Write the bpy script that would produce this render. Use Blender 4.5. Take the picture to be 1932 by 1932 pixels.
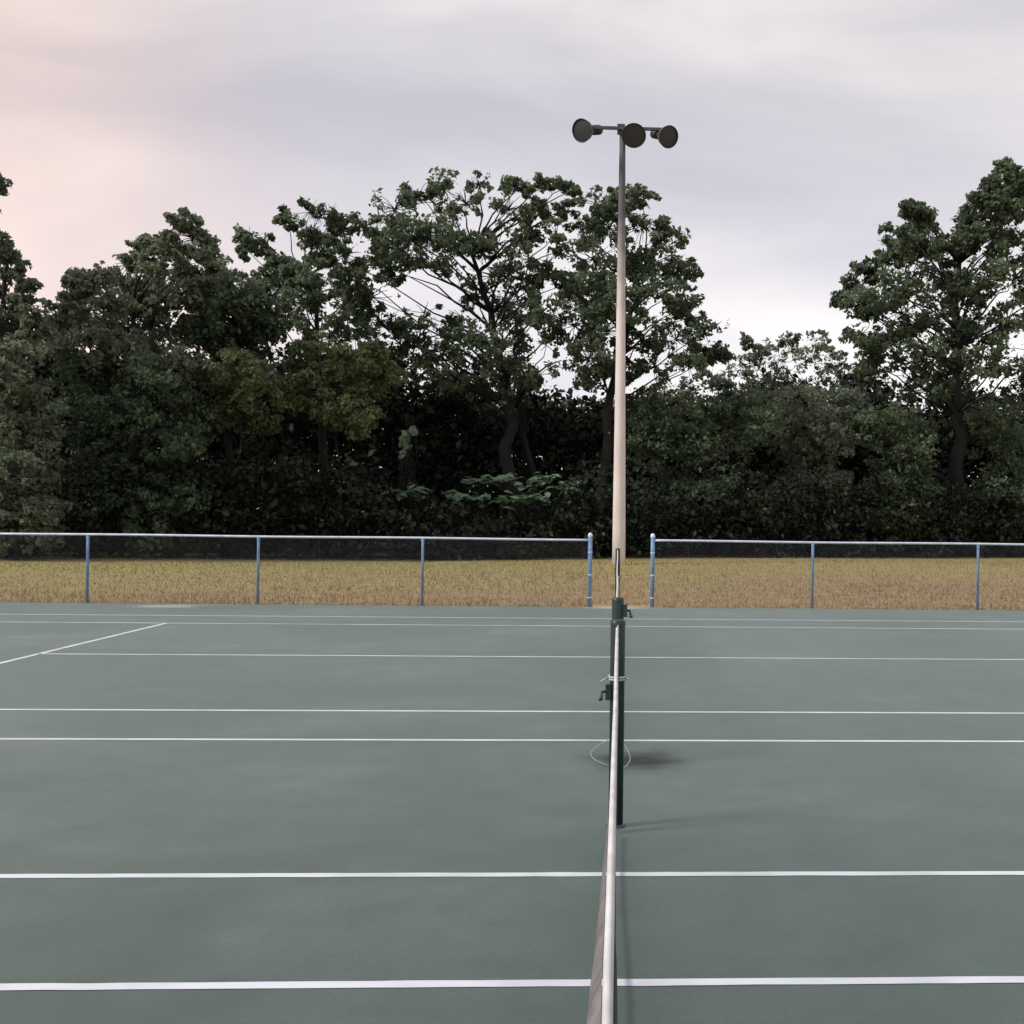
import bpy, math, random
import numpy as np
from mathutils import Vector, Matrix

for o in list(bpy.data.objects):
    bpy.data.objects.remove(o)
scene = bpy.context.scene
COL = scene.collection
rng = np.random.default_rng(11)
random.seed(11)

# ------------------------------------------------------------------ camera
H, F, YAW, ROLL, CX, CY, X0, REF = 1.6235, 2473.7, 0.054, 0.0118, 1299.2, 972.0, -0.008, 1932.0
cam_d = bpy.data.cameras.new('camera')
cam = bpy.data.objects.new('camera', cam_d)
COL.objects.link(cam)
cam_d.sensor_width = 36.0
cam_d.lens = F / REF * 36.0
cam_d.shift_x = (REF / 2 - CX) / REF
cam_d.shift_y = (CY - REF / 2) / REF
cam_d.clip_start = 0.05
cam_d.clip_end = 4000
cam.matrix_world = Matrix.Translation((X0, 0, H)) @ Matrix.Rotation(-YAW, 4, 'Z') @ Matrix.Rotation(math.pi / 2, 4, 'X') @ Matrix.Rotation(ROLL, 4, 'Z')
scene.camera = cam

# ------------------------------------------------------------------ world, sun, exposure
SUN_EL, SUN_AZ = math.radians(42), math.radians(-112)      # azimuth from +Y, negative = left
world = bpy.data.worlds.new('World')
scene.world = world
world.use_nodes = True
wn, wl = world.node_tree.nodes, world.node_tree.links
wn.clear()
STR = 0.1
SKYOFF = 9.1


def N(nodes, typ, **kw):
    n = nodes.new(typ)
    for k, v in kw.items():
        setattr(n, k, v)
    return n


def ramp(nodes, stops, interp='LINEAR'):
    r = nodes.new('ShaderNodeValToRGB')
    r.color_ramp.interpolation = interp
    els = r.color_ramp.elements
    while len(els) < len(stops):
        els.new(0.5)
    for e, (p, c) in zip(els, stops):
        e.position = p
        e.color = (c[0], c[1], c[2], 1) if not isinstance(c, (int, float)) else (c, c, c, 1)
    return r


out = N(wn, 'ShaderNodeOutputWorld')
bg = N(wn, 'ShaderNodeBackground')
bg.inputs['Strength'].default_value = STR
sky = N(wn, 'ShaderNodeTexSky', sky_type='NISHITA', sun_disc=False, sun_elevation=SUN_EL, sun_rotation=SUN_AZ)
tc = N(wn, 'ShaderNodeTexCoord')
sep = N(wn, 'ShaderNodeSeparateXYZ')
wl.new(tc.outputs['Generated'], sep.inputs[0])
mx = N(wn, 'ShaderNodeMath', operation='MAXIMUM')
wl.new(sep.outputs['Z'], mx.inputs[0]); mx.inputs[1].default_value = 0.0
mp = N(wn, 'ShaderNodeMapping'); mp.inputs['Rotation'].default_value = (0, math.radians(-35), 0); mp.inputs['Scale'].default_value = (1.0, 1.0, 3.0)
mp.inputs['Location'].default_value = (SKYOFF, 0.3, 0.1)
wl.new(tc.outputs['Generated'], mp.inputs[0])
n1 = N(wn, 'ShaderNodeTexNoise'); n1.inputs['Scale'].default_value = 2.6; n1.inputs['Detail'].default_value = 5; n1.inputs['Roughness'].default_value = 0.45; n1.inputs['Distortion'].default_value = 0.5
wl.new(mp.outputs[0], n1.inputs['Vector'])
r1 = ramp(wn, [(0.30, (0.445, 0.43, 0.475)), (0.42, (0.51, 0.485, 0.515)), (0.54, (0.595, 0.565, 0.575)), (0.68, (0.73, 0.69, 0.685))])
wl.new(n1.outputs['Fac'], r1.inputs[0])
# the cloud sheet is warmer and pinker in the sunset quarter, on the left
dotp = N(wn, 'ShaderNodeVectorMath', operation='DOT_PRODUCT')
wl.new(tc.outputs['Generated'], dotp.inputs[0]); dotp.inputs[1].default_value = (-0.84, 0.54, 0.0)
mr = N(wn, 'ShaderNodeMapRange', interpolation_type='SMOOTHSTEP')
mr.inputs[1].default_value = 0.66; mr.inputs[2].default_value = 0.825
wl.new(dotp.outputs['Value'], mr.inputs[0])
tint = N(wn, 'ShaderNodeMix', data_type='RGBA', blend_type='MULTIPLY')
wl.new(mr.outputs[0], tint.inputs[0]); wl.new(r1.outputs[0], tint.inputs[6]); tint.inputs[7].default_value = (1.16, 0.99, 0.89, 1)
hz = N(wn, 'ShaderNodeMapRange', interpolation_type='SMOOTHSTEP')
hz.inputs[1].default_value = 0.06; hz.inputs[2].default_value = 0.34; hz.inputs[3].default_value = 0.86 / STR; hz.inputs[4].default_value = 0.66 / STR
wl.new(mx.outputs[0], hz.inputs[0])
scl = N(wn, 'ShaderNodeVectorMath', operation='SCALE'); wl.new(tint.outputs[2], scl.inputs[0]); wl.new(hz.outputs[0], scl.inputs['Scale'])
mixw = N(wn, 'ShaderNodeMix', data_type='RGBA'); mixw.inputs[0].default_value = 0.94
wl.new(sky.outputs[0], mixw.inputs[6]); wl.new(scl.outputs[0], mixw.inputs[7])
wl.new(mixw.outputs[2], bg.inputs[0]); wl.new(bg.outputs[0], out.inputs[0])

sun_d = bpy.data.lights.new('sun', 'SUN')
sun_d.energy = 1.5
sun_d.angle = math.radians(14)
sun_d.color = (1.0, 0.955, 0.89)
sun = bpy.data.objects.new('sun', sun_d)
COL.objects.link(sun)
sdir = Vector((math.sin(SUN_AZ) * math.cos(SUN_EL), math.cos(SUN_AZ) * math.cos(SUN_EL), math.sin(SUN_EL)))
sun.rotation_euler = (-sdir).to_track_quat('-Z', 'Y').to_euler()
sun.location = sdir * 60

vs = scene.view_settings
vs.view_transform = 'Standard'; vs.look = 'None'; vs.gamma = 1.0; vs.use_curve_mapping = False
vs.exposure = 1.0
scene.cycles.max_bounces = 6
scene.cycles.diffuse_bounces = 3
scene.cycles.glossy_bounces = 2
scene.cycles.transmission_bounces = 3


def at(px, py, Y):
    """World point on the plane Y for a point of the photograph (1932 px scale)."""
    c, s = math.cos(ROLL), math.sin(ROLL)
    a, b = px - CX, py - CY
    u, v = (a * c + b * s) / F, (-a * s + b * c) / F
    cy, sy = math.cos(YAW), math.sin(YAW)
    dxx, dyy, dzz = u * cy + sy, -u * sy + cy, -v
    t = Y / dyy
    return Vector((X0 + dxx * t, Y, H + dzz * t))


# ------------------------------------------------------------------ helpers
class MB:
    def __init__(self):
        self.v, self.f, self.n = [], [], 0

    def add(self, v, f):
        v = np.asarray(v, float).reshape(-1, 3)
        self.f += [tuple(int(i) + self.n for i in q) for q in f]
        self.v.append(v)
        self.n += len(v)

    def box(self, c, s, rot=None):
        c = np.array(c, float); s = np.array(s, float) / 2
        p = np.array([[i, j, k] for i in (-1, 1) for j in (-1, 1) for k in (-1, 1)], float) * s
        if rot is not None:
            p = p @ np.array(rot).T
        self.add(p + c, [(0, 1, 3, 2), (4, 6, 7, 5), (0, 4, 5, 1), (2, 3, 7, 6), (0, 2, 6, 4), (1, 5, 7, 3)])

    def tube(self, pts, rad, sides=8, cap=True):
        pts = np.asarray(pts, float)
        n = len(pts)
        rad = np.broadcast_to(np.asarray(rad, float), (n,))
        tan = np.gradient(pts, axis=0)
        tan /= np.linalg.norm(tan, axis=1)[:, None] + 1e-12
        ref = np.array([0.0, 0, 1]) if abs(tan[:, 2]).mean() < 0.85 else np.array([1.0, 0.13, 0])
        a = np.cross(tan, ref); a /= np.linalg.norm(a, axis=1)[:, None] + 1e-12
        b = np.cross(tan, a)
        th = np.arange(sides) / sides * 2 * math.pi
        ring = pts[:, None] + rad[:, None, None] * (np.cos(th)[None, :, None] * a[:, None] + np.sin(th)[None, :, None] * b[:, None])
        fs = []
        for i in range(n - 1):
            for k in range(sides):
                k2 = (k + 1) % sides
                fs.append((i * sides + k, i * sides + k2, (i + 1) * sides + k2, (i + 1) * sides + k))
        if cap:
            fs.append(tuple(range(sides))[::-1])
            fs.append(tuple((n - 1) * sides + k for k in range(sides)))
        self.add(ring.reshape(-1, 3), fs)

    def lathe(self, prof, M, sides=24):
        """prof: list of (r, t) along the local Z; M: 4x4."""
        prof = np.array(prof, float)
        th = np.arange(sides) / sides * 2 * math.pi
        p = np.stack([prof[:, 0, None] * np.cos(th), prof[:, 0, None] * np.sin(th), np.repeat(prof[:, 1, None], sides, 1)], -1).reshape(-1, 3)
        M = np.array(M)
        p = p @ M[:3, :3].T + M[:3, 3]
        fs = []
        for i in range(len(prof) - 1):
            for k in range(sides):
                k2 = (k + 1) % sides
                fs.append((i * sides + k, i * sides + k2, (i + 1) * sides + k2, (i + 1) * sides + k))
        self.add(p, fs)

    def build(self, name, m, parent=None, smooth=False):
        me = bpy.data.meshes.new(name)
        v = np.concatenate(self.v) if self.v else np.zeros((0, 3))
        if parent is not None:
            v = v - np.array(parent.matrix_world.translation if parent.parent is None else WORLD[parent.name])
        me.from_pydata(v.tolist(), [], self.f)
        me.materials.append(m)
        if smooth:
            me.polygons.foreach_set('use_smooth', [True] * len(me.polygons))
        me.update()
        o = bpy.data.objects.new(name, me)
        COL.objects.link(o)
        if parent is not None:
            o.parent = parent
            WORLD[o.name] = tuple(WORLD[parent.name]) if parent.name in WORLD else tuple(parent.location)
        else:
            WORLD[o.name] = (0, 0, 0)
        return o


WORLD = {}


def thing(name, loc, label, cat, group=None):
    o = bpy.data.objects.new(name, None)
    COL.objects.link(o)
    o.location = loc
    o.empty_display_size = 0.2
    WORLD[o.name] = tuple(loc)
    o['label'] = label; o['category'] = cat
    if group:
        o['group'] = group
    bpy.context.view_layer.update()
    return o


def structure(o):
    o['kind'] = 'structure'
    return o


def mat(name, base=(0.5, 0.5, 0.5), rough=0.6, metal=0.0, spec=0.5):
    m = bpy.data.materials.new(name)
    m.use_nodes = True
    b = m.node_tree.nodes['Principled BSDF']
    b.inputs['Base Color'].default_value = (*base, 1)
    b.inputs['Roughness'].default_value = rough
    b.inputs['Metallic'].default_value = metal
    b.inputs['Specular IOR Level'].default_value = spec
    return m


def noisy(name, c1, c2, scale=8.0, rough=(0.5, 0.7), bump=0.0, metal=0.0, detail=5, spec=0.5, stretch=(1, 1, 1), lo=0.35, hi=0.65):
    m = mat(name, c1, rough[0], metal, spec)
    nt = m.node_tree; nd, lk = nt.nodes, nt.links
    b = nd['Principled BSDF']
    t = nd.new('ShaderNodeTexCoord'); mpg = nd.new('ShaderNodeMapping'); mpg.inputs['Scale'].default_value = stretch
    lk.new(t.outputs['Object'], mpg.inputs[0])
    n = nd.new('ShaderNodeTexNoise'); n.inputs['Scale'].default_value = scale; n.inputs['Detail'].default_value = detail
    lk.new(mpg.outputs[0], n.inputs['Vector'])
    r = ramp(nd, [(lo, c1), (hi, c2)]); lk.new(n.outputs['Fac'], r.inputs[0]); lk.new(r.outputs[0], b.inputs['Base Color'])
    rr = ramp(nd, [(0.3, rough[0]), (0.7, rough[1])]); lk.new(n.outputs['Fac'], rr.inputs[0]); lk.new(rr.outputs[0], b.inputs['Roughness'])
    if bump:
        bp = nd.new('ShaderNodeBump'); bp.inputs['Strength'].default_value = bump; bp.inputs['Distance'].default_value = 0.02
        lk.new(n.outputs['Fac'], bp.inputs['Height']); lk.new(bp.outputs[0], b.inputs['Normal'])
    return m


def leaf_mat(name, dark, mid, light, trans=0.25, scale=0.55):
    m = bpy.data.materials.new(name); m.use_nodes = True
    nt = m.node_tree; nd, lk = nt.nodes, nt.links
    b = nd['Principled BSDF']; o = nd['Material Output']
    b.inputs['Roughness'].default_value = 0.6; b.inputs['Specular IOR Level'].default_value = 0.25
    g = nd.new('ShaderNodeNewGeometry'); t = nd.new('ShaderNodeTexCoord')
    n = nd.new('ShaderNodeTexNoise'); n.inputs['Scale'].default_value = scale; n.inputs['Detail'].default_value = 2
    lk.new(t.outputs['Object'], n.inputs['Vector'])
    mr_ = nd.new('ShaderNodeMapRange'); mr_.inputs[1].default_value = 0.3; mr_.inputs[2].default_value = 0.7
    lk.new(n.outputs['Fac'], mr_.inputs[0])
    mx_ = nd.new('ShaderNodeMix'); mx_.inputs[0].default_value = 0.5
    lk.new(g.outputs['Random Per Island'], mx_.inputs[2]); lk.new(mr_.outputs[0], mx_.inputs[3])
    r = ramp(nd, [(0.12, dark), (0.5, mid), (0.9, light)]); lk.new(mx_.outputs[0], r.inputs[0])
    lk.new(r.outputs[0], b.inputs['Base Color'])
    tr = nd.new('ShaderNodeBsdfTranslucent'); lk.new(r.outputs[0], tr.inputs[0])
    ms = nd.new('ShaderNodeMixShader'); ms.inputs[0].default_value = trans
    lk.new(b.outputs[0], ms.inputs[1]); lk.new(tr.outputs[0], ms.inputs[2]); lk.new(ms.outputs[0], o.inputs['Surface'])
    return m


# ------------------------------------------------------------------ layout numbers
A = 4.548                      # far singles sideline of the near court
GAP = 3.503                    # clear strip between the two courts
C1 = A - 4.115                 # centre of the near net
P1 = C1 + 6.40                 # far post of the near net
B1 = A + 1.37
D2 = B1 + GAP
P2 = D2 - 0.914
C2 = P2 + 6.40
P3 = P2 + 12.80
EDGE = 22.95                   # far edge of the court slab
FY = 23.25                     # the fence stands here


def tree_line(x):
    return 51.5 + 0.36 * x


# ------------------------------------------------------------------ ground
def ground_material():
    m = bpy.data.materials.new('dry_turf'); m.use_nodes = True
    nt = m.node_tree; nd, lk = nt.nodes, nt.links
    b = nd['Principled BSDF']; b.inputs['Roughness'].default_value = 0.95; b.inputs['Specular IOR Level'].default_value = 0.1
    t = nd.new('ShaderNodeTexCoord')
    s = nd.new('ShaderNodeSeparateXYZ'); lk.new(t.outputs['Object'], s.inputs[0])
    n = nd.new('ShaderNodeTexNoise'); n.inputs['Scale'].default_value = 0.22; n.inputs['Detail'].default_value = 6; n.inputs['Roughness'].default_value = 0.6
    lk.new(t.outputs['Object'], n.inputs['Vector'])
    # distance from the tree line decides how green the turf is, broken up by noise
    ml = nd.new('ShaderNodeMath'); ml.operation = 'MULTIPLY_ADD'; lk.new(s.outputs['X'], ml.inputs[0]); ml.inputs[1].default_value = -0.36; lk.new(s.outputs['Y'], ml.inputs[2])
    ad = nd.new('ShaderNodeMath'); ad.operation = 'MULTIPLY_ADD'; lk.new(n.outputs['Fac'], ad.inputs[0]); ad.inputs[1].default_value = 16.0; lk.new(ml.outputs[0], ad.inputs[2])
    mr_ = nd.new('ShaderNodeMapRange'); mr_.inputs[1].default_value = 35.0; mr_.inputs[2].default_value = 50.0; lk.new(ad.outputs[0], mr_.inputs[0])
    n2 = nd.new('ShaderNodeTexNoise'); n2.inputs['Scale'].default_value = 2.2; n2.inputs['Detail'].default_value = 8; n2.inputs['Roughness'].default_value = 0.7
    lk.new(t.outputs['Object'], n2.inputs['Vector'])
    brown = ramp(nd, [(0.3, (0.20, 0.135, 0.080)), (0.5, (0.265, 0.19, 0.115)), (0.7, (0.33, 0.25, 0.16))]); lk.new(n2.outputs['Fac'], brown.inputs[0])
    green = ramp(nd, [(0.3, (0.22, 0.19, 0.075)), (0.5, (0.29, 0.25, 0.105)), (0.7, (0.35, 0.305, 0.145))]); lk.new(n2.outputs['Fac'], green.inputs[0])
    mx_ = nd.new('ShaderNodeMix'); mx_.data_type = 'RGBA'; lk.new(mr_.outputs[0], mx_.inputs[0]); lk.new(brown.outputs[0], mx_.inputs[6]); lk.new(green.outputs[0], mx_.inputs[7])
    # leaf litter under the trees
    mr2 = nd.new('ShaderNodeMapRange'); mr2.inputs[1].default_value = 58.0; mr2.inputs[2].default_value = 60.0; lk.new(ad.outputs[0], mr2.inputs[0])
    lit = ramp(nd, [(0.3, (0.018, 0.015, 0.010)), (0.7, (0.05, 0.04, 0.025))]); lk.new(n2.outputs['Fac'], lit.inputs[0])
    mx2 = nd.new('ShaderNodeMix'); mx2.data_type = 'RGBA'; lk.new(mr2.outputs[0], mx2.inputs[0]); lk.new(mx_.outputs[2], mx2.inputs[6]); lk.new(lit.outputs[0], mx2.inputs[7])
    # trodden bare sand in the gateway
    vd = nd.new('ShaderNodeVectorMath'); vd.operation = 'DISTANCE'; lk.new(t.outputs['Object'], vd.inputs[0]); vd.inputs[1].default_value = (0.1, FY + 0.1, 0)
    sb = nd.new('ShaderNodeMath'); sb.operation = 'MULTIPLY_ADD'; lk.new(n2.outputs['Fac'], sb.inputs[0]); sb.inputs[1].default_value = 1.2; lk.new(vd.outputs['Value'], sb.inputs[2])
    mr3 = nd.new('ShaderNodeMapRange'); mr3.inputs[1].default_value = 1.6; mr3.inputs[2].default_value = 0.9; lk.new(sb.outputs[0], mr3.inputs[0])
    mx3 = nd.new('ShaderNodeMix'); mx3.data_type = 'RGBA'; lk.new(mr3.outputs[0], mx3.inputs[0]); lk.new(mx2.outputs[2], mx3.inputs[6]); mx3.inputs[7].default_value = (0.42, 0.34, 0.24, 1)
    lk.new(mx3.outputs[2], b.inputs['Base Color'])
    bp = nd.new('ShaderNodeBump'); bp.inputs['Strength'].default_value = 0.5; bp.inputs['Distance'].default_value = 0.05; lk.new(n2.outputs['Fac'], bp.inputs['Height']); lk.new(bp.outputs[0], b.inputs['Normal'])
    return m


gm = MB()
gx = np.concatenate([[-1500, -300], np.linspace(-60, 60, 49), [300, 1500]])
gy = np.concatenate([[-300, -60], np.linspace(-20, 110, 53), [300, 1500]])
gv = []
for y in gy:
    for x in gx:
        z = -0.05
        if 26 < y < 110 and abs(x) < 60:
            z += 0.05 * math.sin(x * 0.21 + y * 0.13) * math.sin(y * 0.17) - 0.02
        gv.append((x, y, z))
nx = len(gx)
gm.add(gv, [(j * nx + i, j * nx + i + 1, (j + 1) * nx + i + 1, (j + 1) * nx + i) for j in range(len(gy) - 1) for i in range(nx - 1)])
structure(gm.build('ground', ground_material(), smooth=True))


# ------------------------------------------------------------------ court slab and lines
def court_material():
    m = bpy.data.materials.new('court_acrylic'); m.use_nodes = True
    nt = m.node_tree; nd, lk = nt.nodes, nt.links
    b = nd['Principled BSDF']; b.inputs['Specular IOR Level'].default_value = 0.7
    b.inputs['Sheen Weight'].default_value = 0.34; b.inputs['Sheen Roughness'].default_value = 0.3; b.inputs['Sheen Tint'].default_value = (0.77, 0.91, 0.88, 1)
    t = nd.new('ShaderNodeTexCoord')
    big = nd.new('ShaderNodeTexNoise'); big.inputs['Scale'].default_value = 0.38; big.inputs['Detail'].default_value = 5; big.inputs['Roughness'].default_value = 0.55; big.inputs['Distortion'].default_value = 0.6
    lk.new(t.outputs['Object'], big.inputs['Vector'])
    c = ramp(nd, [(0.30, (0.025, 0.056, 0.042)), (0.44, (0.033, 0.065, 0.052)), (0.55, (0.044, 0.076, 0.064)), (0.66, (0.066, 0.096, 0.088))])
    lk.new(big.outputs['Fac'], c.inputs[0])
    med = nd.new('ShaderNodeTexNoise'); med.inputs['Scale'].default_value = 2.7; med.inputs['Detail'].default_value = 8; med.inputs['Roughness'].default_value = 0.65
    lk.new(t.outputs['Object'], med.inputs['Vector'])
    mm = ramp(nd, [(0.3, (0.74, 0.78, 0.76)), (0.7, (1.22, 1.18, 1.2))]); lk.new(med.outputs['Fac'], mm.inputs[0])
    m1 = nd.new('ShaderNodeMix'); m1.data_type = 'RGBA'; m1.blend_type = 'MULTIPLY'; m1.inputs[0].default_value = 1; lk.new(c.outputs[0], m1.inputs[6]); lk.new(mm.outputs[0], m1.inputs[7])
    fine = nd.new('ShaderNodeTexNoise'); fine.inputs['Scale'].default_value = 160; fine.inputs['Detail'].default_value = 3
    lk.new(t.outputs['Object'], fine.inputs['Vector'])
    ff = ramp(nd, [(0.3, 0.80), (0.7, 1.2)]); lk.new(fine.outputs['Fac'], ff.inputs[0])
    m2 = nd.new('ShaderNodeMix'); m2.data_type = 'RGBA'; m2.blend_type = 'MULTIPLY'; m2.inputs[0].default_value = 1; lk.new(m1.outputs[2], m2.inputs[6]); lk.new(ff.outputs[0], m2.inputs[7])
    grit = nd.new('ShaderNodeTexNoise'); grit.inputs['Scale'].default_value = 42; grit.inputs['Detail'].default_value = 4; grit.inputs['Roughness'].default_value = 0.75
    lk.new(t.outputs['Object'], grit.inputs['Vector'])
    gg = ramp(nd, [(0.30, 0.62), (0.48, 1.0), (0.56, 1.0), (0.74, 1.45)]); lk.new(grit.outputs['Fac'], gg.inputs[0])
    m3 = nd.new('ShaderNodeMix'); m3.data_type = 'RGBA'; m3.blend_type = 'MULTIPLY'; m3.inputs[0].default_value = 1; lk.new(m2.outputs[2], m3.inputs[6]); lk.new(gg.outputs[0], m3.inputs[7])
    last = m3.outputs[2]

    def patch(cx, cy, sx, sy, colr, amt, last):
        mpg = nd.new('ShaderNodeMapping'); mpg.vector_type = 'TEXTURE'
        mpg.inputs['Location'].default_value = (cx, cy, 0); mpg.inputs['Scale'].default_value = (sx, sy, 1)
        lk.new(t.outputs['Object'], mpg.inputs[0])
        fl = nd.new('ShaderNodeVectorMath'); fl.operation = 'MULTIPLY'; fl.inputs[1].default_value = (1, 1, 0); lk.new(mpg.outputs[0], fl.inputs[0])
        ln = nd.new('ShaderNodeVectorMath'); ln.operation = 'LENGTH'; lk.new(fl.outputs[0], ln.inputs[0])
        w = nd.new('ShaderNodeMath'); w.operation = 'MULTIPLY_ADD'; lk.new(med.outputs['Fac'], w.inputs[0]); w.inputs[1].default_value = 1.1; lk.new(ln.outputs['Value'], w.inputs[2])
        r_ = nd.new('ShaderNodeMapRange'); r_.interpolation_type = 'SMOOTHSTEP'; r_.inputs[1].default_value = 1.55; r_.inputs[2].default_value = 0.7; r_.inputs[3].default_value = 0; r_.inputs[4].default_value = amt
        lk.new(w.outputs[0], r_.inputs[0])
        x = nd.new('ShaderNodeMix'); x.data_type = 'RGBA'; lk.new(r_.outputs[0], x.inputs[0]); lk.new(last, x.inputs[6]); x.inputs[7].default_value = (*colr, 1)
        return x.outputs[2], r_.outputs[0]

    last, foot_dark = patch(0.16, P2 + 0.16, 0.42, 0.55, (0.018, 0.024, 0.024), 0.9, last)       # dark, duller patch round the post foot
    p = at(310, 1144, 22.3)
    last, _ = patch(p.x, 22.35, 0.75, 0.55, (0.36, 0.33, 0.29), 0.7, last)                 # drifted sand by the edge
    last, _ = patch(0.0, 22.8, 0.9, 0.35, (0.40, 0.35, 0.27), 0.75, last)                  # sand trodden in from the gateway
    sw = nd.new('ShaderNodeMath'); sw.operation = 'MULTIPLY_ADD'; lk.new(foot_dark, sw.inputs[0]); sw.inputs[1].default_value = -0.36; sw.inputs[2].default_value = 0.36; lk.new(sw.outputs[0], b.inputs['Sheen Weight'])
    sq = nd.new('ShaderNodeMath'); sq.operation = 'MULTIPLY_ADD'; lk.new(foot_dark, sq.inputs[0]); sq.inputs[1].default_value = -0.5; sq.inputs[2].default_value = 0.7; lk.new(sq.outputs[0], b.inputs['Specular IOR Level'])
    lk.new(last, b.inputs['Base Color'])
    rr = ramp(nd, [(0.3, 0.46), (0.7, 0.60)]); lk.new(big.outputs['Fac'], rr.inputs[0])
    lk.new(rr.outputs[0], b.inputs['Roughness'])
    bp = nd.new('ShaderNodeBump'); bp.inputs['Strength'].default_value = 0.25; bp.inputs['Distance'].default_value = 0.002; lk.new(fine.outputs['Fac'], bp.inputs['Height']); lk.new(bp.outputs[0], b.inputs['Normal'])
    return m


cm = MB()
ex = np.linspace(-19, 19, 191)
edge = EDGE + 0.03 * np.sin(ex * 2.3) + 0.025 * rng.standard_normal(len(ex))
n_ = len(ex)
cv = [(x, -14.0, 0.0) for x in ex] + [(x, e, 0.0) for x, e in zip(ex, edge)] + [(x, e + 0.02, -0.3) for x, e in zip(ex, edge)]
cf = []
for i in range(n_ - 1):
    cf += [(i, i + 1, n_ + i + 1, n_ + i), (n_ + i, n_ + i + 1, 2 * n_ + i + 1, 2 * n_ + i)]
cm.add(cv, cf)
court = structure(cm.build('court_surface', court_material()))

line_m = noisy('line_paint', (0.47, 0.50, 0.55), (0.62, 0.655, 0.71), 2.5, (0.5, 0.65), 0.0, lo=0.3, hi=0.6)


def line(x0, x1, y0, y1):
    """A painted stripe with slightly uneven edges."""
    b = MB()
    along_x = (x1 - x0) > (y1 - y0)
    n = max(8, int(max(x1 - x0, y1 - y0) / 0.12))
    q = []
    for k in range(n + 1):
        t = k / n
        j0, j1 = (rng.standard_normal(2) * 0.0016)
        if along_x:
            x = x0 + (x1 - x0) * t; q += [(x, y0 + j0, 0.002), (x, y1 + j1, 0.002)]
        else:
            y = y0 + (y1 - y0) * t; q += [(x0 + j0, y, 0.002), (x1 + j1, y, 0.002)]
    b.add(q, [(2 * k, 2 * k + 1, 2 * k + 3, 2 * k + 2) if not along_x else (2 * k, 2 * k + 2, 2 * k + 3, 2 * k + 1) for k in range(n)])
    return b.build('court_line', line_m, court)


W = 0.064
HB = 11.885
for y in (A, B1, D2, D2 + 1.37, D2 + 9.60, D2 + 10.97):
    line(-HB, HB, y - W / 2, y + W / 2)
line(-6.4, 6.4, C2 - W / 2, C2 + W / 2)                                  # centre service line of the far court
for sx in (-1, 1):
    line(sx * 6.4 - W / 2, sx * 6.4 + W / 2, D2 + 1.37 + W / 2, D2 + 9.60 - W / 2)    # service lines
    line(sx * HB - W / 2, sx * HB + W / 2, D2 + W / 2, D2 + 10.97 - W / 2)            # baselines
    line(sx * HB - W / 2, sx * HB + W / 2, C1 - 5.4, B1 - W / 2)

# ------------------------------------------------------------------ nets and net posts
tape_m = noisy('white_vinyl_tape', (0.47, 0.46, 0.455), (0.62, 0.61, 0.60), 9.0, (0.8, 0.9))
shade_face_m = noisy('tape_shade_grey', (0.12, 0.108, 0.112), (0.20, 0.18, 0.185), 22.0, (0.8, 0.9))  # darker grey mauve, shade of the tape's left side put into colour
twine_m = noisy('black_green_twine', (0.010, 0.016, 0.014), (0.022, 0.032, 0.028), 20.0, (0.7, 0.85))
post_m = noisy('dark_green_enamel', (0.008, 0.026, 0.020), (0.016, 0.042, 0.034), 9.0, (0.35, 0.5))
steel_m = noisy('galvanised_steel', (0.42, 0.44, 0.46), (0.56, 0.58, 0.60), 14.0, (0.4, 0.55), metal=0.6)
cord_m = noisy('white_cord', (0.34, 0.35, 0.35), (0.48, 0.49, 0.49), 30.0, (0.7, 0.85))


def net_h(y, c):
    t = min(1.0, abs(y - c) / 6.4)
    return 0.914 + 0.145 * t ** 1.25


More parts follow.
